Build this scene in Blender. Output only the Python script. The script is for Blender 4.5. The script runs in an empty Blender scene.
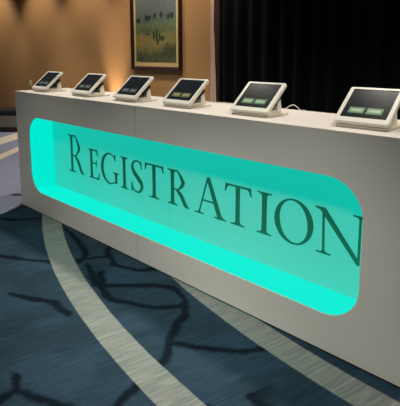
import bpy, bmesh, math, random
from mathutils import Vector, Matrix
random.seed(7)
S = bpy.context.scene
COL = S.collection
PI = math.pi

# ------------------------------------------------------------------ view
S.view_settings.view_transform = 'Standard'
S.view_settings.look = 'None'
S.view_settings.gamma = 1
S.view_settings.exposure = 0.0
S.view_settings.use_curve_mapping = False

# ------------------------------------------------------------------ helpers
def lin(r, g, b):
    f = lambda c: (c/255/12.92) if c/255 <= .04045 else ((c/255+.055)/1.055)**2.4
    return (f(r), f(g), f(b), 1)

def new_mat(name):
    m = bpy.data.materials.new(name); m.use_nodes = True
    nt = m.node_tree
    return m, nt, nt.nodes['Principled BSDF']

def mat(name, col, rough=.5, metal=0, var=.05, scale=30, bump=0, emit=None, estr=0, spec=.5):
    """plain surface with a little procedural unevenness"""
    m, nt, b = new_mat(name)
    N, L = nt.nodes, nt.links
    tc = N.new('ShaderNodeTexCoord'); nz = N.new('ShaderNodeTexNoise')
    nz.inputs['Scale'].default_value = scale; nz.inputs['Detail'].default_value = 3
    L.new(tc.outputs['Object'], nz.inputs['Vector'])
    mx = N.new('ShaderNodeMix'); mx.data_type = 'RGBA'
    mx.inputs[6].default_value = tuple(c*(1-var) for c in col[:3])+(1,)
    mx.inputs[7].default_value = tuple(min(1, c*(1+var)) for c in col[:3])+(1,)
    L.new(nz.outputs['Fac'], mx.inputs[0]); L.new(mx.outputs[2], b.inputs['Base Color'])
    b.inputs['Roughness'].default_value = rough; b.inputs['Metallic'].default_value = metal
    b.inputs['Specular IOR Level'].default_value = spec
    if bump:
        bp = N.new('ShaderNodeBump'); bp.inputs['Strength'].default_value = bump
        bp.inputs['Distance'].default_value = .01
        L.new(nz.outputs['Fac'], bp.inputs['Height']); L.new(bp.outputs['Normal'], b.inputs['Normal'])
    if emit:
        b.inputs['Emission Color'].default_value = emit; b.inputs['Emission Strength'].default_value = estr
    return m

def link(name, bm, m, parent=None, smooth=False):
    me = bpy.data.meshes.new(name)
    bmesh.ops.recalc_face_normals(bm, faces=bm.faces)
    bm.to_mesh(me); bm.free()
    if smooth:
        for p in me.polygons: p.use_smooth = True
    me.materials.append(m)
    o = bpy.data.objects.new(name, me); COL.objects.link(o)
    if parent: o.parent = parent
    return o

def box(bm, x0, x1, y0, y1, z0, z1, M=None, bev=0, seg=2):
    r = bmesh.ops.create_cube(bm, size=1)
    vs = r['verts']
    for v in vs:
        v.co = Vector(((x0+x1)/2+v.co.x*(x1-x0), (y0+y1)/2+v.co.y*(y1-y0), (z0+z1)/2+v.co.z*(z1-z0)))
    if bev:
        es = list({e for v in vs for e in v.link_edges})
        rr = bmesh.ops.bevel(bm, geom=es, offset=bev, segments=seg, affect='EDGES', profile=.5)
        vs = list({v for f in rr['faces'] for v in f.verts} | {v for v in vs if v.is_valid})
    if M is not None:
        for v in vs: v.co = M @ v.co
    return vs

def boxobj(name, m, dims, parent=None, bev=0, M=None, seg=2):
    bm = bmesh.new(); box(bm, *dims, M=M, bev=bev, seg=seg)
    return link(name, bm, m, parent)

def cyl(bm, p, r, h, n=24, r2=None):
    rr = bmesh.ops.create_cone(bm, cap_ends=True, segments=n, radius1=r, radius2=r if r2 is None else r2, depth=h)
    for v in rr['verts']: v.co += Vector(p)+Vector((0, 0, h/2))
    return rr['verts']

def tube(bm, pts, r, n=8):
    pts = [Vector(p) for p in pts]; rings = []
    for i, p in enumerate(pts):
        t = (pts[min(i+1, len(pts)-1)]-pts[max(i-1, 0)]).normalized()
        a = t.cross(Vector((0, 0, 1)))
        if a.length < 1e-4: a = t.cross(Vector((1, 0, 0)))
        a.normalize(); b = t.cross(a)
        rings.append([bm.verts.new(p+(a*math.cos(k*2*PI/n)+b*math.sin(k*2*PI/n))*r) for k in range(n)])
    for A, B in zip(rings, rings[1:]):
        for k in range(n): bm.faces.new((A[k], A[(k+1) % n], B[(k+1) % n], B[k]))
    bm.faces.new(rings[0]); bm.faces.new(rings[-1])

def spline(pts, n=8):
    """Catmull-Rom through pts"""
    P = [Vector(p) for p in pts]; P = [2*P[0]-P[1]]+P+[2*P[-1]-P[-2]]; out = []
    for i in range(1, len(P)-2):
        for k in range(n):
            t = k/n
            out.append(.5*((2*P[i])+(-P[i-1]+P[i+1])*t+(2*P[i-1]-5*P[i]+4*P[i+1]-P[i+2])*t*t+(-P[i-1]+3*P[i]-3*P[i+1]+P[i+2])*t**3))
    out.append(P[-2]); return out

def thing(name, label, cat, loc=(0, 0, 0), rz=0, group=None):
    o = bpy.data.objects.new(name, None); COL.objects.link(o)
    o.location = loc; o.rotation_euler = (0, 0, rz); o.empty_display_size = .1
    return tag(o, label, cat, group)

def tag(o, label, cat, group=None):
    o['label'] = label; o['category'] = cat
    if group: o['group'] = group
    return o

def struct(o, label=None):
    o['kind'] = 'structure'
    if label: o['label'] = label
    return o

# ------------------------------------------------------------------ node maths for patterned surfaces
class NM:
    def __init__(s, nt): s.nt = nt; s.N = nt.nodes; s.L = nt.links
    def put(s, sock, v):
        if hasattr(v, 'node'): s.L.new(v, sock)
        else: sock.default_value = v
    def m(s, op, a, b=None, c=None, clamp=False):
        n = s.N.new('ShaderNodeMath'); n.operation = op; n.use_clamp = clamp
        s.put(n.inputs[0], a)
        if b is not None: s.put(n.inputs[1], b)
        if c is not None: s.put(n.inputs[2], c)
        return n.outputs[0]
    def v(s, op, a, b=None):
        n = s.N.new('ShaderNodeVectorMath'); n.operation = op
        s.put(n.inputs[0], a)
        if b is not None: s.put(n.inputs[1], b)
        return n.outputs['Value'] if op in ('LENGTH', 'DOT_PRODUCT', 'DISTANCE') else n.outputs['Vector']
    def scale(s, a, f):
        n = s.N.new('ShaderNodeVectorMath'); n.operation = 'SCALE'
        s.put(n.inputs[0], a); s.put(n.inputs['Scale'], f); return n.outputs['Vector']
    def step(s, x, e0, e1):
        """1 below e0, 0 above e1"""
        n = s.N.new('ShaderNodeMapRange'); n.interpolation_type = 'SMOOTHSTEP'
        s.put(n.inputs['Value'], x); n.inputs['From Min'].default_value = e0; n.inputs['From Max'].default_value = e1
        n.inputs['To Min'].default_value = 1; n.inputs['To Max'].default_value = 0
        return n.outputs[0]
    def mix(s, f, a, b):
        n = s.N.new('ShaderNodeMix'); n.data_type = 'RGBA'
        s.put(n.inputs[0], f); s.put(n.inputs[6], a); s.put(n.inputs[7], b); return n.outputs[2]
    def noise(s, vec, scale, detail=3, rough=.5, out='Fac'):
        n = s.N.new('ShaderNodeTexNoise'); s.L.new(vec, n.inputs['Vector'])
        n.inputs['Scale'].default_value = scale; n.inputs['Detail'].default_value = detail
        n.inputs['Roughness'].default_value = rough; return n.outputs[out]
    def mapping(s, vec, sc, loc=(0, 0, 0)):
        n = s.N.new('ShaderNodeMapping'); s.L.new(vec, n.inputs['Vector'])
        n.inputs['Scale'].default_value = sc; n.inputs['Location'].default_value = loc; return n.outputs[0]
    def seg(s, p, a, b):
        """distance from p to the segment a-b (ground plan)"""
        a = Vector((a[0], a[1], 0)); d = Vector((b[0], b[1], 0))-a
        pa = s.v('SUBTRACT', p, tuple(a))
        t = s.m('DIVIDE', s.v('DOT_PRODUCT', pa, tuple(d)), d.dot(d), clamp=True)
        return s.v('LENGTH', s.v('SUBTRACT', pa, s.scale(tuple(d), t)))

# ------------------------------------------------------------------ carpet
VEINS = [
 [(1.907,-.331),(2.042,-.184),(2.165,-.083),(2.258,-.08),(2.366,-.122),(2.475,-.236),(2.512,-.321),(2.568,-.427),(2.684,-.565),(2.75,-.9)],
 [(1.982,-.427),(2.132,-.384),(2.287,-.31),(2.42,-.164)],
 [(1.40,.04),(1.479,-.046),(1.685,-.141),(1.854,-.082),(1.95,.02)],
 [(2.60,-.46),(2.782,-.356),(2.906,-.259),(2.99,-.15)],
 [(1.703,-.267),(1.982,-.427)],
 [(.845,-.03),(1.12,-.08),(1.412,-.181),(1.47,-.283)],
 [(1.538,-.261),(1.768,-.357),(2.045,-.414)],
 [(.80,-.70),(1.131,-.542),(1.319,-.428)],
 [(.25,-.5),(.111,-.231),(.034,-.036),(-.1,.1)],
 [(.12,-.30),(.289,-.273),(.451,-.048)],
 [(1.55,-.8),(1.818,-.677),(2.016,-.676)],
 [(1.824,-.393),(1.907,-.331)],
 [(1.437,-.27),(1.546,-.076)],
]
def carpet():
    m, nt, b = new_mat('woven_carpet'); q = NM(nt)
    tc = q.N.new('ShaderNodeTexCoord'); P = tc.outputs['Object']
    wob = q.v('SUBTRACT', q.noise(P, 9, 3, .6, 'Color'), (.5, .5, .5))
    Pw = q.v('ADD', P, q.v('MULTIPLY', wob, (.07, .07, 0)))
    Ps = q.v('ADD', P, q.v('MULTIPLY', wob, (.008, .008, 0)))
    # fine streaks run straight away from the counter (along y)
    rot = q.N.new('ShaderNodeMapping'); nt.links.new(P, rot.inputs['Vector']); rot.inputs['Rotation'].default_value = (0, 0, math.radians(14)); Q = rot.outputs[0]
    st = q.noise(q.mapping(Q, (85, 5, 1)), 1, 4, .65)
    st2 = q.noise(q.mapping(Q, (30, 2.5, 1), (3, 1, 0)), 1, 3, .6)
    cloud = q.noise(P, 2.6, 3, .5)
    navy = q.mix(q.step(cloud, .38, .62), lin(*C_NAVY), lin(*C_SLATE))
    streak = q.m('MULTIPLY_ADD', st, 1.5, -.25, clamp=True)
    field = q.mix(streak, q.mix(.55, navy, (.004, .012, .02, 1)), q.mix(.22, navy, (.13, .18, .235, 1)))
    # second field, lavender grey, beyond the vein by the counter's far corner
    far_d = q.m('ADD', q.v('DOT_PRODUCT', Pw, (.93, .367, 0)), -.02)
    lav = q.mix(streak, lin(*C_LAV0), lin(*C_LAV1))
    field = q.mix(q.step(far_d, -.012, .012), field, lav)
    # dark veins
    dist = None
    for poly in VEINS:
        for a, c in zip(poly, poly[1:]):
            d = q.seg(Pw, a, c)
            dist = d if dist is None else q.m('MINIMUM', dist, d)
    # unplanned veins elsewhere (away from the counter's front)
    vor = q.N.new('ShaderNodeTexVoronoi'); vor.feature = 'DISTANCE_TO_EDGE'; vor.inputs['Scale'].default_value = 1.6
    nt.links.new(Pw, vor.inputs['Vector'])
    near = q.v('LENGTH', q.v('MULTIPLY', q.v('SUBTRACT', P, (1.45, -.3, 0)), (.62, 1.15, 0)))
    dv = q.m('ADD', q.m('MULTIPLY', vor.outputs['Distance'], .6), q.step(near, .95, 1.05))
    farx = q.step(q.v('DOT_PRODUCT', P, (1, 0, 0)), -.6, -.4)
    dv = q.m('ADD', dv, farx)
    dist = q.m('MINIMUM', dist, dv)
    vw = q.m('MULTIPLY_ADD', q.noise(P, 5, 2), .03, .001)
    vein = q.step(q.m('SUBTRACT', dist, vw), -.008, .022)
    field = q.mix(q.m('MULTIPLY', vein, .9), field, lin(*C_VEIN))
    # pale curving bands
    def ring(c, R, w):
        d = q.m('ABSOLUTE', q.m('SUBTRACT', q.v('DISTANCE', q.v('MULTIPLY', Ps, (1, 1, 0)), (c[0], c[1], 0)), R))
        return q.step(d, w-.004, w+.004)
    def bar(a, c, w): return q.step(q.seg(Ps, a, c), w-.006, w+.006)
    bands = q.m('MAXIMUM', ring((3.568, 5.723), 6.463, .078), ring((3.873, 6.31), 6.463, .078))
    cream = q.m('MAXIMUM', bar((-1.6, -.05), (-3.3, 2.0), .085), bar((-3.15, .83), (-4.6, 2.85), .17))
    pale = q.mix(q.m('MULTIPLY_ADD', st, 2.4, -.75, clamp=True), lin(*C_BAND0), lin(*C_BAND1))
    pale = q.mix(q.m('MULTIPLY', q.step(st2, .40, .55), .35), pale, lin(*C_BAND0))
    colr = q.mix(q.m('MULTIPLY', cream, .85), q.mix(bands, field, pale), lin(206, 200, 176))
    nt.links.new(colr, b.inputs['Base Color'])
    b.inputs['Roughness'].default_value = .95; b.inputs['Specular IOR Level'].default_value = .1
    bp = q.N.new('ShaderNodeBump'); bp.inputs['Strength'].default_value = .35; bp.inputs['Distance'].default_value = .004
    nt.links.new(st, bp.inputs['Height']); nt.links.new(bp.outputs['Normal'], b.inputs['Normal'])
    return m

C_NAVY = (10, 38, 50); C_SLATE = (30, 56, 74); C_VEIN = (6, 14, 24)
C_LAV0 = (110, 116, 138); C_LAV1 = (144, 150, 174)
C_BAND0 = (104, 111, 108); C_BAND1 = (150, 151, 143)

def painting_mat():
    """loose hill landscape: dusk sky, hills, a row of small trees and a nearer clump"""
    m, nt, b = new_mat('oil_landscape'); q = NM(nt)
    tc = q.N.new('ShaderNodeTexCoord'); P = tc.outputs['Object']     # x across, z up, origin at the lower left, metres
    wob = q.v('MULTIPLY', q.v('SUBTRACT', q.noise(P, 7, 4, .6, 'Color'), (.5, .5, .5)), (.18, 0, .16))
    Pw = q.v('ADD', P, wob)
    sx = q.N.new('ShaderNodeSeparateXYZ'); nt.links.new(Pw, sx.inputs[0])
    x, z = sx.outputs['X'], sx.outputs['Z']
    ramp = q.N.new('ShaderNodeValToRGB'); nt.links.new(q.m('DIVIDE', z, .98), ramp.inputs[0])
    els = [(0, (60, 80, 56)), (.12, (84, 98, 62)), (.25, (134, 124, 74)), (.36, (124, 124, 74)), (.47, (92, 108, 66)), (.55, (92, 110, 82)), (.60, (78, 98, 92)), (.75, (92, 104, 104)), (1, (104, 112, 116))]
    r = ramp.color_ramp
    while len(r.elements) < len(els): r.elements.new(.5)
    for e, (p, c) in zip(r.elements, els): e.position = p; e.color = lin(*c)
    c = ramp.outputs[0]
    def blob(cx, cz, rx, rz, soft=.35, p=Pw):
        d = q.v('LENGTH', q.v('MULTIPLY', q.v('SUBTRACT', p, (cx, 0, cz*.7)), (1/rx, 0, 1.3/rz)))
        return q.step(d, 1-soft, 1+soft)
    for (cx, cz, rx, rz, col, k) in [(.12, .42, .16, .10, (160, 122, 58), .7), (.5, .30, .22, .06, (140, 118, 66), .7), (.32, .2, .14, .05, (120, 112, 76), .6),
                                     (.85, .22, .3, .12, (34, 52, 34), .9), (.15, .1, .2, .08, (40, 64, 44), .8), (.6, .12, .25, .05, (36, 58, 36), .6), (.35, .62, .3, .04, (58, 76, 46), .6), (.9, .5, .2, .08, (110, 100, 54), .5)]:
        c = q.mix(q.m('MULTIPLY', blob(cx, cz, rx, rz, .6), k), c, lin(*col))
    dab = q.noise(q.mapping(P, (1, 1, 2.2)), 16, 4, .7)
    c = q.mix(q.m('MULTIPLY_ADD', dab, 2.2, -.9, clamp=True), c, q.mix(.45, c, lin(170, 150, 96)))
    dab2 = q.noise(q.mapping(P, (1, 1, 2.0), (4, 0, 3)), 13, 4, .7)
    c = q.mix(q.m('MULTIPLY_ADD', dab2, 2.2, -.95, clamp=True), c, q.mix(.4, c, lin(26, 52, 40)))
    P2 = q.v('ADD', P, q.scale(wob, .25))
    for (cx, cz, rx, rz) in [(.06, .85, .045, .045), (.24, .90, .03, .05), (.29, .89, .03, .045), (.33, .90, .025, .04), (.43, .93, .03, .05), (.58, .94, .035, .05), (.73, .90, .03, .055), (.80, .91, .035, .06),
                             (.42, .52, .022, .085), (.48, .53, .025, .11), (.54, .50, .02, .08), (.60, .47, .04, .05), (.50, .40, .02, .06), (.28, .56, .05, .02)]:
        c = q.mix(q.m('MULTIPLY', blob(cx, cz, rx, rz, .3, P2), .85), c, lin(26, 38, 30))
    nt.links.new(c, b.inputs['Base Color']); b.inputs['Roughness'].default_value = .6
    b.inputs['Specular IOR Level'].default_value = .2
    return m

def wall_mat(name, col):
    m, nt, b = new_mat(name); q = NM(nt)
    tc = q.N.new('ShaderNodeTexCoord'); P = tc.outputs['Object']
    f = q.noise(q.mapping(P, (1, 1, .25)), 60, 4, .6); g = q.noise(P, 1.2, 2)
    c = q.mix(f, tuple(k*.88 for k in col[:3])+(1,), tuple(k*1.1 for k in col[:3])+(1,))
    c = q.mix(q.m('MULTIPLY', g, .15), c, tuple(k*.8 for k in col[:3])+(1,))
    nt.links.new(c, b.inputs['Base Color']); b.inputs['Roughness'].default_value = .7
    bp = q.N.new('ShaderNodeBump'); bp.inputs['Strength'].default_value = .1; bp.inputs['Distance'].default_value = .003
    nt.links.new(f, bp.inputs['Height']); nt.links.new(bp.outputs['Normal'], b.inputs['Normal'])
    return m

def button_mat(name, c0, c1):
    """lit screen button with a paler smear across its middle"""
    m, nt, b = new_mat(name); q = NM(nt)
    tc = q.N.new('ShaderNodeTexCoord'); P = tc.outputs['Generated']
    sx = q.N.new('ShaderNodeSeparateXYZ'); nt.links.new(P, sx.inputs[0])
    dx = q.m('ABSOLUTE', q.m('SUBTRACT', sx.outputs['X'], .5)); dy = q.m('ABSOLUTE', q.m('SUBTRACT', sx.outputs['Y'], .5))
    k = q.m('MULTIPLY', q.step(dx, .30, .44), q.step(dy, .14, .30))
    c = q.mix(q.m('MULTIPLY', k, .85), lin(*c0), lin(*c1))
    b.inputs['Base Color'].default_value = lin(14, 18, 16); b.inputs['Roughness'].default_value = .4
    nt.links.new(c, b.inputs['Emission Color']); b.inputs['Emission Strength'].default_value = .9
    return m

M = dict(
    carpet=carpet(),
    wall=wall_mat('tan_wallcovering', lin(172, 129, 80)),
    side=wall_mat('beige_wall_paint', lin(170, 140, 105)),
    ceil=mat('white_ceiling_paint', lin(215, 212, 205), .9, scale=60, bump=.1),
    trim=mat('pinkish_wall_edge_trim', lin(196, 164, 146), .5),
    base=mat('dark_skirting', lin(40, 32, 28), .5),
    lam=mat('white_counter_laminate', lin(222, 216, 208), .42, var=.015, scale=6),
    front=mat('shade_toned_front_laminate', lin(197, 197, 188), .45, var=.02, scale=5),  # same white laminate as the top, its shade put into a darker colour
    toe=mat('black_toe_kick', lin(18, 18, 18), .7),
    sign=mat('self_glowing_sign_panel', lin(104, 112, 106), .4, var=.01, scale=4, emit=(0, .62, .48, 1), estr=.74),  # emission stands in for teal light falling on the panel
    teal=mat('teal_lit_acrylic', lin(2, 40, 36), .5, var=0, emit=(.0, .80, .62, 1), estr=1.0),
    letter=mat('dark_green_vinyl', lin(24, 120, 96), .5, var=.03),
    white=mat('white_kiosk_plastic', lin(236, 234, 222), .35, var=.015),
    plate=mat('cream_base_plate', lin(222, 214, 188), .4, var=.02),
    black=mat('black_hinge_plastic', lin(16, 15, 16), .5),
    screen=mat('dark_tablet_glass', lin(10, 13, 16), .2, var=.1, emit=lin(26, 34, 40), estr=.5, spec=.3),
    bgreen=button_mat('lit_green_button', (44, 98, 50), (150, 182, 140)),
    byel=button_mat('lit_olive_button', (84, 82, 48), (150, 146, 92)),
    bgrey=button_mat('lit_grey_button', (52, 58, 56), (110, 116, 108)),
    frame=mat('dark_brown_frame_wood', lin(46, 20, 14), .35, var=.2, scale=12),
    mount=mat('cream_picture_mount', lin(205, 176, 118), .8),
    art=painting_mat(),
    drape=mat('black_velour', lin(7, 10, 13), .95, var=.25, scale=14, spec=.15),
    cord=mat('white_cord_rubber', lin(215, 212, 204), .5),
    grey=mat('grey_upholstery', lin(120, 116, 104), .9, scale=90, bump=.3),
    dark=mat('black_upholstery', lin(20, 19, 20), .7, scale=60),
    plastic=mat('cream_switch_plastic', lin(214, 208, 168), .4),
    metal=mat('brushed_fixture_metal', lin(150, 148, 145), .35, metal=.9),
    lens=mat('warm_lamp_lens', lin(240, 225, 200), .4, emit=(1, .82, .6, 1), estr=4),
)

# ------------------------------------------------------------------ setting
X0, X1, YF, YB, ZC = -9.0, 7.5, -6.5, 2.6, 3.4
def slab(name, m, dims): return struct(boxobj(name, m, dims))
slab('floor', M['carpet'], (X0, X1, YF, YB+.1, -.05, 0))
slab('ceiling', M['ceil'], (X0, X1, YF, YB+.1, ZC, ZC+.1))
slab('wall_back', M['wall'], (X0, .115, YB, YB+.1, 0, ZC))
slab('wall_back_curtained', M['side'], (.115, X1, YB+.35, YB+.45, 0, ZC)).name = 'wall_rear'
slab('wall_return', M['side'], (.095, .195, YB+.1, YB+.35, 0, ZC))
slab('wall_left', M['side'], (X0-.1, X0, YF, YB+.1, 0, ZC))
slab('wall_right', M['side'], (X1, X1+.1, YF, YB+.45, 0, ZC))
slab('trim_1', M['trim'], (.08, .135, YB-.012, YB+.1, 0, ZC))
slab('baseboard_back', M['base'], (X0, .08, YB-.015, YB, 0, .12))

# black drape hung from a rail, its near hem drawn slightly off the wall edge at the bottom
def drape():
    t = thing('drape', 'floor length black pleated curtain hanging behind the right half of the counter', 'curtain', (.2, 2.62, 0))
    bm = bmesh.new(); nx, nz = 520, 10; W = 7.1; top = 3.25
    rows = []
    for j in range(nz+1):
        fz = j/nz; row = []
        for i in range(nx+1):
            u = i/nx*W
            ph = u*2*PI/.21+.8*math.sin(u*2.3)+.5*math.sin(u*5.1)
            amp = .045*(1-.35*fz)
            y = amp*math.sin(ph)+.018*math.sin(ph*.47+1+fz)
            x = u-.03*fz*max(0, 1-u/.4)
            row.append(bm.verts.new((x, y, .015+fz*(top-.015))))
        rows.append(row)
    for A, B in zip(rows, rows[1:]):
        for i in range(nx): bm.faces.new((A[i], A[i+1], B[i+1], B[i]))
    o = link('pleated_cloth', bm, M['drape'], t, True)
    md = o.modifiers.new('thick', 'SOLIDIFY'); md.thickness = .006
    bm = bmesh.new(); tube(bm, [(-.05, 0, 3.27), (W, 0, 3.27)], .02, 12); link('rail', bm, M['metal'], t, True)
    bm = bmesh.new()
    vs = [(-.062, -.07), (-.03, -.07), (-.002, -.07), (-.004, -.07)]
    a = [bm.verts.new(v) for v in ((-.03, -.045, .02), (.03, -.045, .02), (.03, -.035, .02), (-.03, -.035, .02), (-.065, -.045, 1.7), (-.045, -.045, 1.7), (-.045, -.035, 1.7), (-.065, -.035, 1.7))]
    for f in ((0, 1, 2, 3), (4, 5, 6, 7), (0, 1, 5, 4), (1, 2, 6, 5), (2, 3, 7, 6), (3, 0, 4, 7)): bm.faces.new([a[k] for k in f])
    h = link('hem_lining', bm, M['trim'], t); h['label'] = 'pinkish lining strip along the edge'
drape()

# ------------------------------------------------------------------ framed painting
def painting():
    x0, x1, z0, z1, y = -1.54, -.455, 1.205, 2.78, YB
    t = thing('framed_painting', 'framed green and blue hill landscape painting with cream mount on tan wall', 'painting', (x0, y, z0))
    W, Hh, fw, d = x1-x0, z1-z0, .05, .055
    bm = bmesh.new()
    prof = [(0, 0), (0, -d), (.012, -d-.006), (fw-.015, -d+.004), (fw, -d+.02), (fw, 0)]
    cor = [(0, 0, 1, 1), (W, 0, -1, 1), (W, Hh, -1, -1), (0, Hh, 1, -1)]
    rings = [[bm.verts.new((cx+sx*p, yy, cz+sz*p)) for p, yy in prof] for cx, cz, sx, sz in cor]
    for k in range(4):
        A, B = rings[k], rings[(k+1) % 4]
        for i in range(len(prof)): j = (i+1) % len(prof); bm.faces.new((A[i], A[j], B[j], B[i]))
    link('frame', bm, M['frame'], t)
    boxobj('mount', M['mount'], (fw-.004, W-fw+.004, -.024, -.01, fw-.004, Hh-fw+.004), t)
    mw = .055
    c = boxobj('canvas', M['art'], (0, W-2*fw-2*mw, -.006, 0, 0, Hh-2*fw-2*mw-.03), t)
    c.location = (fw+mw, -.026, fw+mw+.02)
painting()

# ------------------------------------------------------------------ counter
CL, CD, CH = 3.593, .54, 1.10
IX0, IX1, IZ0, IZ1, IR = .233, 3.36, .205, .886, .18
RD = .235                                    # depth of the lit recess
SEAM = 1.772
counter = thing('registration_counter', 'long white registration counter with teal lit recessed sign front', 'counter')

def rrect(x0, x1, z0, z1, r, n=14):
    out = []
    for cx, cz, a0 in ((x1-r, z0+r, -90), (x1-r, z1-r, 0), (x0+r, z1-r, 90), (x0+r, z0+r, 180)):
        for k in range(n+1):
            a = math.radians(a0+90*k/n); out.append((cx+r*math.cos(a), cz+r*math.sin(a)))
    return out

def extrude_outline(bm, outline, y0, y1):
    """closed plan outline in x,z filled and thickened from y0 to y1"""
    a = [bm.verts.new((x, y0, z)) for x, z in outline]
    f = bm.faces.new(a)
    r = bmesh.ops.extrude_face_region(bm, geom=[f])
    for v in r['geom']:
        if isinstance(v, bmesh.types.BMVert): v.co.y = y1
    bmesh.ops.triangulate(bm, faces=[g for g in bm.faces if len(g.verts) > 4])

hole = rrect(IX0, IX1, IZ0, IZ1, IR)
g = .0022
zt, zb = CH-.004, .018
lefth = [p for p in hole if p[0] <= SEAM]       # comes out as top left .. bottom left
righth = [p for p in hole if p[0] > SEAM]
# order: righth runs bottom right -> top right ; lefth runs top left -> bottom left
L_out = [(SEAM-g, zt), (0, zt), (0, zb), (SEAM-g, zb), (SEAM-g, IZ0)] + list(reversed(lefth)) + [(SEAM-g, IZ1)]
R_out = [(SEAM+g, zb), (CL, zb), (CL, zt), (SEAM+g, zt), (SEAM+g, IZ1)] + list(reversed(righth)) + [(SEAM+g, IZ0)]
for outl in (L_out, R_out):
    bm = bmesh.new(); extrude_outline(bm, outl, 0, .008); link('front_panel', bm, M['front'], counter)
boxobj('countertop', M['lam'], (-.001, CL+.001, -.001, CD, CH-.004, CH), counter)
boxobj('core', M['toe'], (.02, CL-.02, .019, CD-.03, CH-.02, CH-.004), counter)
for xa, xb in ((0, .018), (CL-.018, CL)):
    boxobj('end_panel', M['front'], (xa, xb, .008, CD-.02, .018, CH-.004), counter)
boxobj('toe_kick', M['toe'], (.02, CL-.02, .02, CD-.05, 0, .02), counter)
boxobj('back_panel', M['front'], (.018, CL-.018, CD-.03, CD-.02, .02, CH-.004), counter)

# lit liner round the recess
bm = bmesh.new()
def loop(y, grow):
    return [bm.verts.new((x, y, z)) for x, z in ((IX0-grow, IZ0-grow), (IX1+grow, IZ0-grow), (IX1+grow, IZ1+grow), (IX0-grow, IZ1+grow))]
rs = [loop(.0085, .001), loop(RD, .001), loop(RD, .012), loop(.0085, .012)]
n = len(rs[0])
for k in range(4):
    A, B = rs[k], rs[(k+1) % 4]
    for i in range(n): bm.faces.new((A[i], A[(i+1) % n], B[(i+1) % n], B[i]))
o = link('lit_reveal', bm, M['teal'], counter); o['label'] = 'glowing teal liner around the recess'

# back panels that carry the word
SX = 1.843
panels = []
for xa, xb in ((IX0-.02, SX-.0025), (SX+.0025, IX1+.02)):
    panels.append(boxobj('sign_panel', M['sign'], (xa, xb, RD+.0005, RD+.012, IZ0-.02, IZ1+.02), counter))
    panels[-1]['label'] = 'panel carrying the word, teal wash put in as its own glow'

# ------------------------------------------------------------------ letters (cut vinyl, one mesh each)
ZBL, HS, HB = .392, .253, .335
_piece = [0]
def TH():
    _piece[0] = (_piece[0]+1) % 14
    return .0025+_piece[0]*.00012
def poly(bm, pts):
    th = TH(); a = [bm.verts.new((x, RD, z)) for x, z in pts]
    f = bm.faces.new(a)
    r = bmesh.ops.extrude_face_region(bm, geom=[f])
    for v in r['geom']:
        if isinstance(v, bmesh.types.BMVert): v.co.y = RD-th
def serif_h(bm, x, z, w, up, t=.007, sw=.016, k=.02):
    """flat bracketed serif centred on x: the foot lies on z; up=+1 means the stem rises from it"""
    pts = [(x-w/2, z), (x+w/2, z), (x+w/2, z+up*t)]
    for i in range(6):
        s = i/5; pts.append((x+sw+(w/2-sw)*(1-s)**2, z+up*(t+k*s**2)))
    for i in range(6):
        s = 1-i/5; pts.append((x-sw-(w/2-sw)*(1-s)**2, z+up*(t+k*s**2)))
    pts.append((x-w/2, z+up*t))
    # drop repeats
    out = []
    for p in pts:
        if not out or (abs(p[0]-out[-1][0])+abs(p[1]-out[-1][1])) > 1e-5: out.append(p)
    poly(bm, out)
def stem(bm, x, z0, z1, w, serifs=(1, 1), sw=.095):
    poly(bm, [(x-w/2, z0), (x+w/2, z0), (x+w*.46, (z0+z1)/2), (x+w/2, z1), (x-w/2, z1), (x-w*.46, (z0+z1)/2)])
    if serifs[0]: serif_h(bm, x, z0, sw, 1, sw=w/2)
    if serifs[1]: serif_h(bm, x, z1, sw, -1, sw=w/2)
def ribbon(bm, pts, wid, n=10):
    """stroke of changing width along a smooth path"""
    P = spline([(x, 0, z) for x, z in pts], n); m_ = len(P); L = []; R = []
    for i, p in enumerate(P):
        t = (P[min(i+1, m_-1)]-P[max(i-1, 0)]).normalized(); nn = Vector((-t.z, 0, t.x))
        s = i/(m_-1)*(len(wid)-1); k = min(int(s), len(wid)-2); s -= k
        s = s*s*(3-2*s); w = wid[k]*(1-s)+wid[k+1]*s
        L.append(p+nn*w/2); R.append(p-nn*w/2)
    front = [], []; th = TH()
    for side, Y in ((0, RD), (1, RD-th)):
        for l, r in zip(L, R): front[side].append((bm.verts.new((l.x, Y, l.z)), bm.verts.new((r.x, Y, r.z))))
    for i in range(m_-1):
        (a, b), (c, d) = front[0][i], front[0][i+1]; (e, f), (h, k) = front[1][i], front[1][i+1]
        bm.faces.new((a, b, d, c)); bm.faces.new((e, h, k, f)); bm.faces.new((a, c, h, e)); bm.faces.new((b, f, k, d))
    for i in (0, -1):
        (a, b), (e, f) = front[0][i], front[1][i]; bm.faces.new((a, e, f, b))
def line(bm, a, b, w0, w1=None):
    w1 = w0 if w1 is None else w1
    a = Vector((a[0], 0, a[1])); b = Vector((b[0], 0, b[1])); t = (b-a).normalized(); nn = Vector((-t.z, 0, t.x))
    poly(bm, [((a+nn*w0/2).x, (a+nn*w0/2).z), ((a-nn*w0/2).x, (a-nn*w0/2).z), ((b-nn*w1/2).x, (b-nn*w1/2).z), ((b+nn*w1/2).x, (b+nn*w1/2).z)])

TK, TN = .034, .011
def put(bm, which):
    o = link('letter', bm, M['letter'], panels[which]); return o

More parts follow.
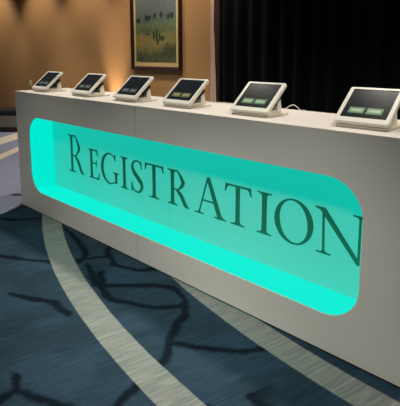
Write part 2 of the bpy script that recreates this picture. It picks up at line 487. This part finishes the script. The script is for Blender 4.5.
def R_letter(x, H, w, k, which):
    bm = bmesh.new(); zt = ZBL+H
    stem(bm, x, ZBL, zt, k, (1, 1), .1 if H < .3 else .115)
    r = w
    ribbon(bm, [(x+.01, zt-.006), (x+.45*r, zt-.007), (x+.80*r, zt-.06*H/.253), (x+.86*r, zt-.075*H/.253), (x+.80*r, zt-.1*H/.253), (x+.45*r, zt-.135*H/.253), (x+.012, zt-.137*H/.253)],
           [TN, TN*1.1, k*.85, k, k*.8, TN, TN])
    ribbon(bm, [(x+.38*r, zt-.138*H/.253), (x+.75*r, ZBL+.075*H/.253), (x+1.05*r, ZBL+.022), (x+1.34*r, ZBL+.003)], [k*.7, k, k*.95, .006])
    return put(bm, which)

R_letter(.556, HB, .142, .034, 0)
# E
bm = bmesh.new(); x = .868
stem(bm, x, ZBL, ZBL+HS, .031, (1, 1), .075)
for z, e in ((ZBL+.005, .108), (ZBL+HS-.005, .094), (ZBL+.135, .076)):
    line(bm, (x, z), (x+e, z), .010)
poly(bm, [(x+.07, ZBL), (x+.105, ZBL), (x+.116, ZBL+.058), (x+.109, ZBL+.058), (x+.096, ZBL+.018), (x+.07, ZBL+.010)])
poly(bm, [(x+.06, ZBL+HS), (x+.092, ZBL+HS), (x+.097, ZBL+HS-.05), (x+.090, ZBL+HS-.05), (x+.08, ZBL+HS-.018), (x+.06, ZBL+HS-.010)])
poly(bm, [(x+.066, ZBL+.135), (x+.074, ZBL+.165), (x+.079, ZBL+.165), (x+.079, ZBL+.105), (x+.074, ZBL+.105)])
put(bm, 0)
# G
bm = bmesh.new(); cx, cz, rx, rz = 1.134, ZBL+HS/2, .107, .124
arc = [(cx+rx*math.cos(math.radians(a)), cz+rz*math.sin(math.radians(a))) for a in range(42, 312, 15)]
ribbon(bm, arc+[(1.222, ZBL+.026)], [.010, .010, .016, .030, .036, .032, .018, .010, .012], 6)
poly(bm, [(1.204, cz+.076), (1.212, cz+.076), (1.212, ZBL+HS+.002), (1.204, ZBL+HS+.002), (1.196, cz+.098)])
stem(bm, 1.216, ZBL+.018, ZBL+.105, .030, (0, 1), .085)
put(bm, 0)
# I
bm = bmesh.new(); stem(bm, 1.326, ZBL, ZBL+HS, .034, (1, 1), .095); put(bm, 0)
# S
bm = bmesh.new(); x, z = 1.482, ZBL
ribbon(bm, [(x+.054, z+.205), (x+.045, z+.232), (x+.012, z+.248), (x-.03, z+.238), (x-.053, z+.200), (x-.035, z+.160), (x+.012, z+.118), (x+.052, z+.082), (x+.058, z+.045), (x+.030, z+.012), (x-.010, z+.005), (x-.045, z+.022), (x-.060, z+.060)],
       [.008, .010, .012, .018, .030, .036, .038, .030, .018, .012, .010, .008], 8)
poly(bm, [(x+.052, z+.190), (x+.058, z+.190), (x+.058, z+.252), (x+.050, z+.252), (x+.046, z+.225)])
poly(bm, [(x-.066, z+.075), (x-.058, z+.075), (x-.050, z+.028), (x-.060, z), (x-.068, z)])
put(bm, 0)
def T_letter(x, which):
    bm = bmesh.new(); z = ZBL+HS; hw = .099
    stem(bm, x, ZBL, z-.004, TK, (1, 0), .11)
    line(bm, (x-hw, z-.006), (x+hw, z-.006), .012)
    for s in (-1, 1):
        poly(bm, [(x+s*hw*.72, z-.010), (x+s*hw, z+.004), (x+s*(hw+.006), z-.052), (x+s*(hw-.001), z-.052), (x+s*(hw-.014), z-.022)])
    return put(bm, which)
T_letter(1.683, 0)
R_letter(1.880, HS, .122, .034, 1)
# A
bm = bmesh.new(); ax, az = 2.222, ZBL+HS+.004
line(bm, (2.137, ZBL), (ax-.004, az), .011, .012)
line(bm, (2.326, ZBL), (ax-.002, az), .038, .030)
line(bm, (2.168, ZBL+.098), (2.290, ZBL+.098), .010)
serif_h(bm, 2.139, ZBL, .085, 1, sw=.007, k=.012); serif_h(bm, 2.325, ZBL, .10, 1, sw=.02, k=.015)
put(bm, 1)
T_letter(2.468, 1)
bm = bmesh.new(); stem(bm, 2.667, ZBL, ZBL+HS, .036, (1, 1), .105); put(bm, 1)
# O : thick flanks, thin top and bottom, axis leaning slightly
bm = bmesh.new(); cx, cz, n = 2.864, ZBL+HS/2, 56
o_, i_ = [], []
for k in range(n):
    a = 2*PI*k/n
    o_.append((cx+.125*math.cos(a), cz+.131*math.sin(a)))
    w = .0105+.0255*abs(math.cos(a-math.radians(12)))**1.5
    i_.append((cx+(.125-w)*math.cos(a), cz+(.131-w*.85)*math.sin(a)))
vo = [[bm.verts.new((x, Y, z)) for x, z in ring] for Y in (RD, RD-.003) for ring in (o_, i_)]
for k in range(n):
    j = (k+1) % n
    bm.faces.new((vo[0][k], vo[0][j], vo[1][j], vo[1][k])); bm.faces.new((vo[2][k], vo[3][k], vo[3][j], vo[2][j]))
    bm.faces.new((vo[0][k], vo[2][k], vo[2][j], vo[0][j])); bm.faces.new((vo[1][k], vo[1][j], vo[3][j], vo[3][k]))
put(bm, 1)
# N
bm = bmesh.new(); z = ZBL+HS
line(bm, (3.053, ZBL), (3.045, z-.012), .013); line(bm, (3.248, ZBL-.004), (3.248, z), .013)
poly(bm, [(3.012, z), (3.056, z), (3.255, ZBL+.012), (3.250, ZBL-.006), (3.240, ZBL-.006), (3.036, z-.026)])
serif_h(bm, 3.053, ZBL, .085, 1, sw=.007, k=.012); serif_h(bm, 3.248, z, .08, -1, sw=.007, k=.012)
poly(bm, [(2.998, z), (3.03, z), (3.04, z-.02), (2.998, z-.007)])
put(bm, 1)

# ------------------------------------------------------------------ tablet kiosks
KW, KH, TILT = .262, .232, math.radians(40)
def make_kiosk(label):
    t = thing('tablet_kiosk', label, 'tablet', group='tablets on the counter')
    # tilted frame: local (x, v up the face, n out of the face)
    A = Matrix(((1, 0, 0, 0), (0, math.cos(TILT), -math.sin(TILT), -.11), (0, math.sin(TILT), math.cos(TILT), .030), (0, 0, 0, 1)))
    bm = bmesh.new()
    b0, b1 = .021, .030                                        # bezel widths: sides, top and bottom
    sx0, sx1, sv0, sv1 = -KW/2+b0, KW/2-b0, b1, KH-.015
    def rr(x0, x1, v0, v1, r): return rrect(x0, x1, v0, v1, r, 4)
    O, I = rr(-KW/2, KW/2, 0, KH, .012), rr(sx0, sx1, sv0, sv1, .004)
    lay = []
    for ring, nn in ((O, -.018), (O, -.003), (rr(-KW/2+.003, KW/2-.003, .003, KH-.003, .011), 0), (I, 0), (I, -.006)):
        lay.append([bm.verts.new(A @ Vector((x, v, nn))) for x, v in ring])
    n = len(O)
    for P, Q in zip(lay, lay[1:]):
        for i in range(n): bm.faces.new((P[i], P[(i+1) % n], Q[(i+1) % n], Q[i]))
    bm.faces.new(lay[0]); bm.faces.new(list(reversed(lay[-1])))
    link('enclosure', bm, M['white'], t)
    sc = boxobj('screen', M['screen'], (sx0, sx1, sv0, sv1, -.0058, -.0025), t, M=A)
    return t, A, (sx0, sx1, sv0, sv1), sc

def finish_kiosk(t, A, sr, sc, kind):
    sx0, sx1, sv0, sv1 = sr; w, h = sx1-sx0, sv1-sv0
    for u0, u1 in ((.12, .47), (.51, .86)):
        bt = boxobj('button', M[kind], (sx0+u0*w, sx0+u1*w, sv0+.15*h, sv0+.36*h, -.0026, -.0018), sc, M=A)
    # base plate: low rounded slab, and a cream foot running back under the screen
    bm = bmesh.new(); box(bm, -.125, .125, -.095, .105, 0, .012, bev=.004)
    link('base_plate', bm, M['plate'], t)
    bm = bmesh.new()
    a = [(-.09, .011), (.05, .011), (.03, .030), (-.075, .028)]
    v = [[bm.verts.new((x, y, z)) for y, z in a] for x in (-.105, .105)]
    for i in range(4): bm.faces.new((v[0][i], v[0][(i+1) % 4], v[1][(i+1) % 4], v[1][i]))
    bm.faces.new(v[0]); bm.faces.new(list(reversed(v[1])))
    link('wedge', bm, M['white'], t)
    # white arm from the plate up to the black hinge block behind the screen
    bm = bmesh.new()
    a = [(.025, .011), (.075, .011), (.060, .085), (.035, .098)]
    v = [[bm.verts.new((x, y, z)) for y, z in a] for x in (-.03, .10)]
    for i in range(4): bm.faces.new((v[0][i], v[0][(i+1) % 4], v[1][(i+1) % 4], v[1][i]))
    bm.faces.new(v[0]); bm.faces.new(list(reversed(v[1])))
    link('arm', bm, M['white'], t)
    bm = bmesh.new(); box(bm, -.06, .105, .105, .180, -.060, -.0175, M=A, bev=.004)
    link('hinge', bm, M['black'], t)['label'] = 'black hinge block'

kx = [(.11, 'bgrey', 'small white tablet kiosk at the far left end of the counter, screen dark'),
      (.79, 'bgrey', 'white tablet kiosk second from the far left end, left of the glowing wall streak'),
      (1.375, 'bgrey', 'white tablet kiosk standing under the left corner of the framed painting'),
      (1.915, 'byel', 'white tablet kiosk with two olive buttons, just left of the black curtain'),
      (2.50, 'bgreen', 'white tablet kiosk with two green screen buttons in front of the black curtain'),
      (3.14, 'bgreen', 'nearest white tablet kiosk at the right end of the counter')]
for x, kind, lab in kx:
    t, A, sr, sc = make_kiosk(lab)
    finish_kiosk(t, A, sr, sc, kind)
    t.location = (x+KW/2, .215, CH)

def cord(label, pts):
    bm = bmesh.new(); tube(bm, spline(pts, 8), .0028, 8)
    o = link('charging_cord', bm, M['cord'], None, True); return tag(o, label, 'cord', 'charging cords on the counter')
z = CH+.003
cord('thin white cord curling behind the tablet with green buttons', [(2.62, .326, z), (2.56, .44, z), (2.545, .50, z), (2.60, .515, z), (2.635, .51, z+.018), (2.665, .51, z+.030), (2.69, .515, z+.018), (2.705, .525, z), (2.74, .528, z)])
cord('thin white cord lying behind the tablet with olive buttons', [(2.06, .326, z), (1.99, .43, z), (2.02, .50, z), (2.15, .525, z), (2.27, .51, z), (2.36, .49, z), (2.44, .45, z)])

# ------------------------------------------------------------------ things at the far left
ot = thing('ottoman', 'low grey upholstered bench with black top and plinth beyond the counter end', 'ottoman', (-4.33, 2.02, 0), math.radians(43))
boxobj('plinth', M['dark'], (-.5, .5, -.25, .25, 0, .085), ot)
boxobj('upholstered_body', M['grey'], (-.5, .5, -.25, .25, .085, .31), ot, bev=.012)
boxobj('cushion', M['dark'], (-.51, .51, -.26, .26, .31, .42), ot, bev=.03, seg=3)

sw = thing('light_switch', 'small cream switch plate on the tan wall at far left', 'switch', (-4.98, YB, .84))
boxobj('plate', M['plastic'], (-.06, .06, -.008, 0, -.06, .06), sw, bev=.003)
boxobj('rocker', M['plastic'], (-.02, .02, -.013, -.008, -.035, .035), sw, bev=.002)

# small uplight standing on the floor by the wall: it throws the warm streak
up = thing('floor_uplight', 'small metal uplight on the floor behind the counter, lighting the tan wall', 'lamp', (-2.02, 2.36, 0))
bm = bmesh.new(); cyl(bm, (0, 0, 0), .07, .015); cyl(bm, (0, 0, .015), .05, .16, r2=.055); link('body', bm, M['metal'], up, False)
bm = bmesh.new(); cyl(bm, (0, 0, .1755), .045, .004); link('lens', bm, M['lens'], up)

# ------------------------------------------------------------------ lamps
def spot(name, loc, to, energy, size, blend, col, rad=.06):
    l = bpy.data.lights.new(name, 'SPOT'); l.energy = energy; l.spot_size = math.radians(size); l.spot_blend = blend
    l.color = col; l.shadow_soft_size = rad
    o = bpy.data.objects.new(name, l); COL.objects.link(o); o.location = loc
    o.rotation_euler = (Vector(to)-Vector(loc)).to_track_quat('-Z', 'Y').to_euler(); return o
WARM = (1, .92, .81)
NEUT = (1, .97, .90)
def can(x, y):
    d = thing('downlight', 'unseen round metal rimmed downlight recessed in the white ceiling', 'ceiling light', (x, y, ZC), group='recessed ceiling downlights')
    bm = bmesh.new()
    a = [[bm.verts.new((r*math.cos(k*PI/16), r*math.sin(k*PI/16), zz)) for k in range(32)] for r, zz in ((.10, 0), (.10, -.008), (.08, -.010), (.075, -.002))]
    for P, Q in zip(a, a[1:]):
        for k in range(32): bm.faces.new((P[k], P[(k+1) % 32], Q[(k+1) % 32], Q[k]))
    link('trim_ring', bm, M['metal'], d)
    bm = bmesh.new(); cyl(bm, (0, 0, -.004), .074, .003); link('lens', bm, M['lens'], d)
E_TOP, E_FRONT = 165, 30
for x in (-3.2, -.6, .9, 2.4, 3.9):  # the leftmost one is added to brighten the far carpet
    can(x, .85); spot('downlight_lamp', (x, .85, ZC-.03), (x, .80, 0), E_TOP, 95, .5, WARM, .10)
for x, e in ((-3.0, 1.8), (-.4, 1.9), (1.9, 1.0), (4.2, .6)):
    can(x, -1.9); spot('downlight_lamp', (x, -1.9, ZC-.03), (x, -1.75, 0), E_FRONT*e, 110, .6, (1, .88, .70) if x < 0 else NEUT, .12)
for x in (-6.2, -4.4, -2.8, -1.2, 0.0):  # unseen cans and lamps added to brighten the tan wall
    can(x, 1.75); spot('added_wall_fill_lamp', (x, 1.75, ZC-.03), (x, YB, 1.25), 120, 80, .7, WARM, .08)
# three unseen track heads, added to brighten the front towards its foot
for x, tx, e in ((3.5, 2.9, 370), (2.3, 1.9, 240), (1.1, .7, 120)):
    h = thing('added_track_spotlight', 'unseen black ceiling spotlight added to brighten the counter front', 'ceiling light', (x, -2.5, ZC), group='added ceiling spotlights')
    bm = bmesh.new(); cyl(bm, (0, 0, -.06), .012, .06); link('stem', bm, M['black'], h)
    Rm = (Vector((tx, -.25, 0))-Vector((x, -2.5, ZC-.1))).to_track_quat('-Z', 'Y').to_matrix().to_4x4(); Rm.translation = Vector((0, 0, -.09))
    bm = bmesh.new()
    for v in cyl(bm, (0, 0, -.07), .045, .12, r2=.035): v.co = Rm @ v.co
    link('head', bm, M['black'], h)
    hp = Vector((x, -2.5, ZC-.09))+Rm.to_3x3() @ Vector((0, 0, -.09))
    spot('added_track_lamp', hp, (tx, -.25, 0), e, 40, 1.0, NEUT, .16)
spot('uplight_lamp', (-2.02, 2.36, .20), (-2.01, 2.60, 1.45), 190, 44, 1.0, (1, .80, .60), .06)

w = bpy.data.worlds.new('World'); S.world = w; w.use_nodes = True
bg = w.node_tree.nodes['Background']; bg.inputs[0].default_value = (.85, .9, 1, 1); bg.inputs[1].default_value = .10

# ------------------------------------------------------------------ camera
cam = bpy.data.cameras.new('Camera'); co = bpy.data.objects.new('Camera', cam); COL.objects.link(co)
p = math.atan(74/460); a = math.radians(46.2)
fh = Vector((-math.cos(a), math.sin(a), 0)); U0 = Vector((0, 0, 1))
Rt = fh.cross(U0); F = fh*math.cos(p)-U0*math.sin(p); U = fh*math.sin(p)+U0*math.cos(p)
mw = Matrix.Identity(4)
for i in range(3):
    mw[i][0] = Rt[i]; mw[i][1] = U[i]; mw[i][2] = -F[i]
mw.translation = Vector((4.177, -1.883, 1.437))
co.matrix_world = mw
cam.sensor_width = 36; cam.sensor_height = 36; cam.sensor_fit = 'AUTO'
cam.lens = 36*460/406; cam.shift_x = 0; cam.shift_y = -75/406
cam.clip_start = .05; cam.clip_end = 60
S.camera = co
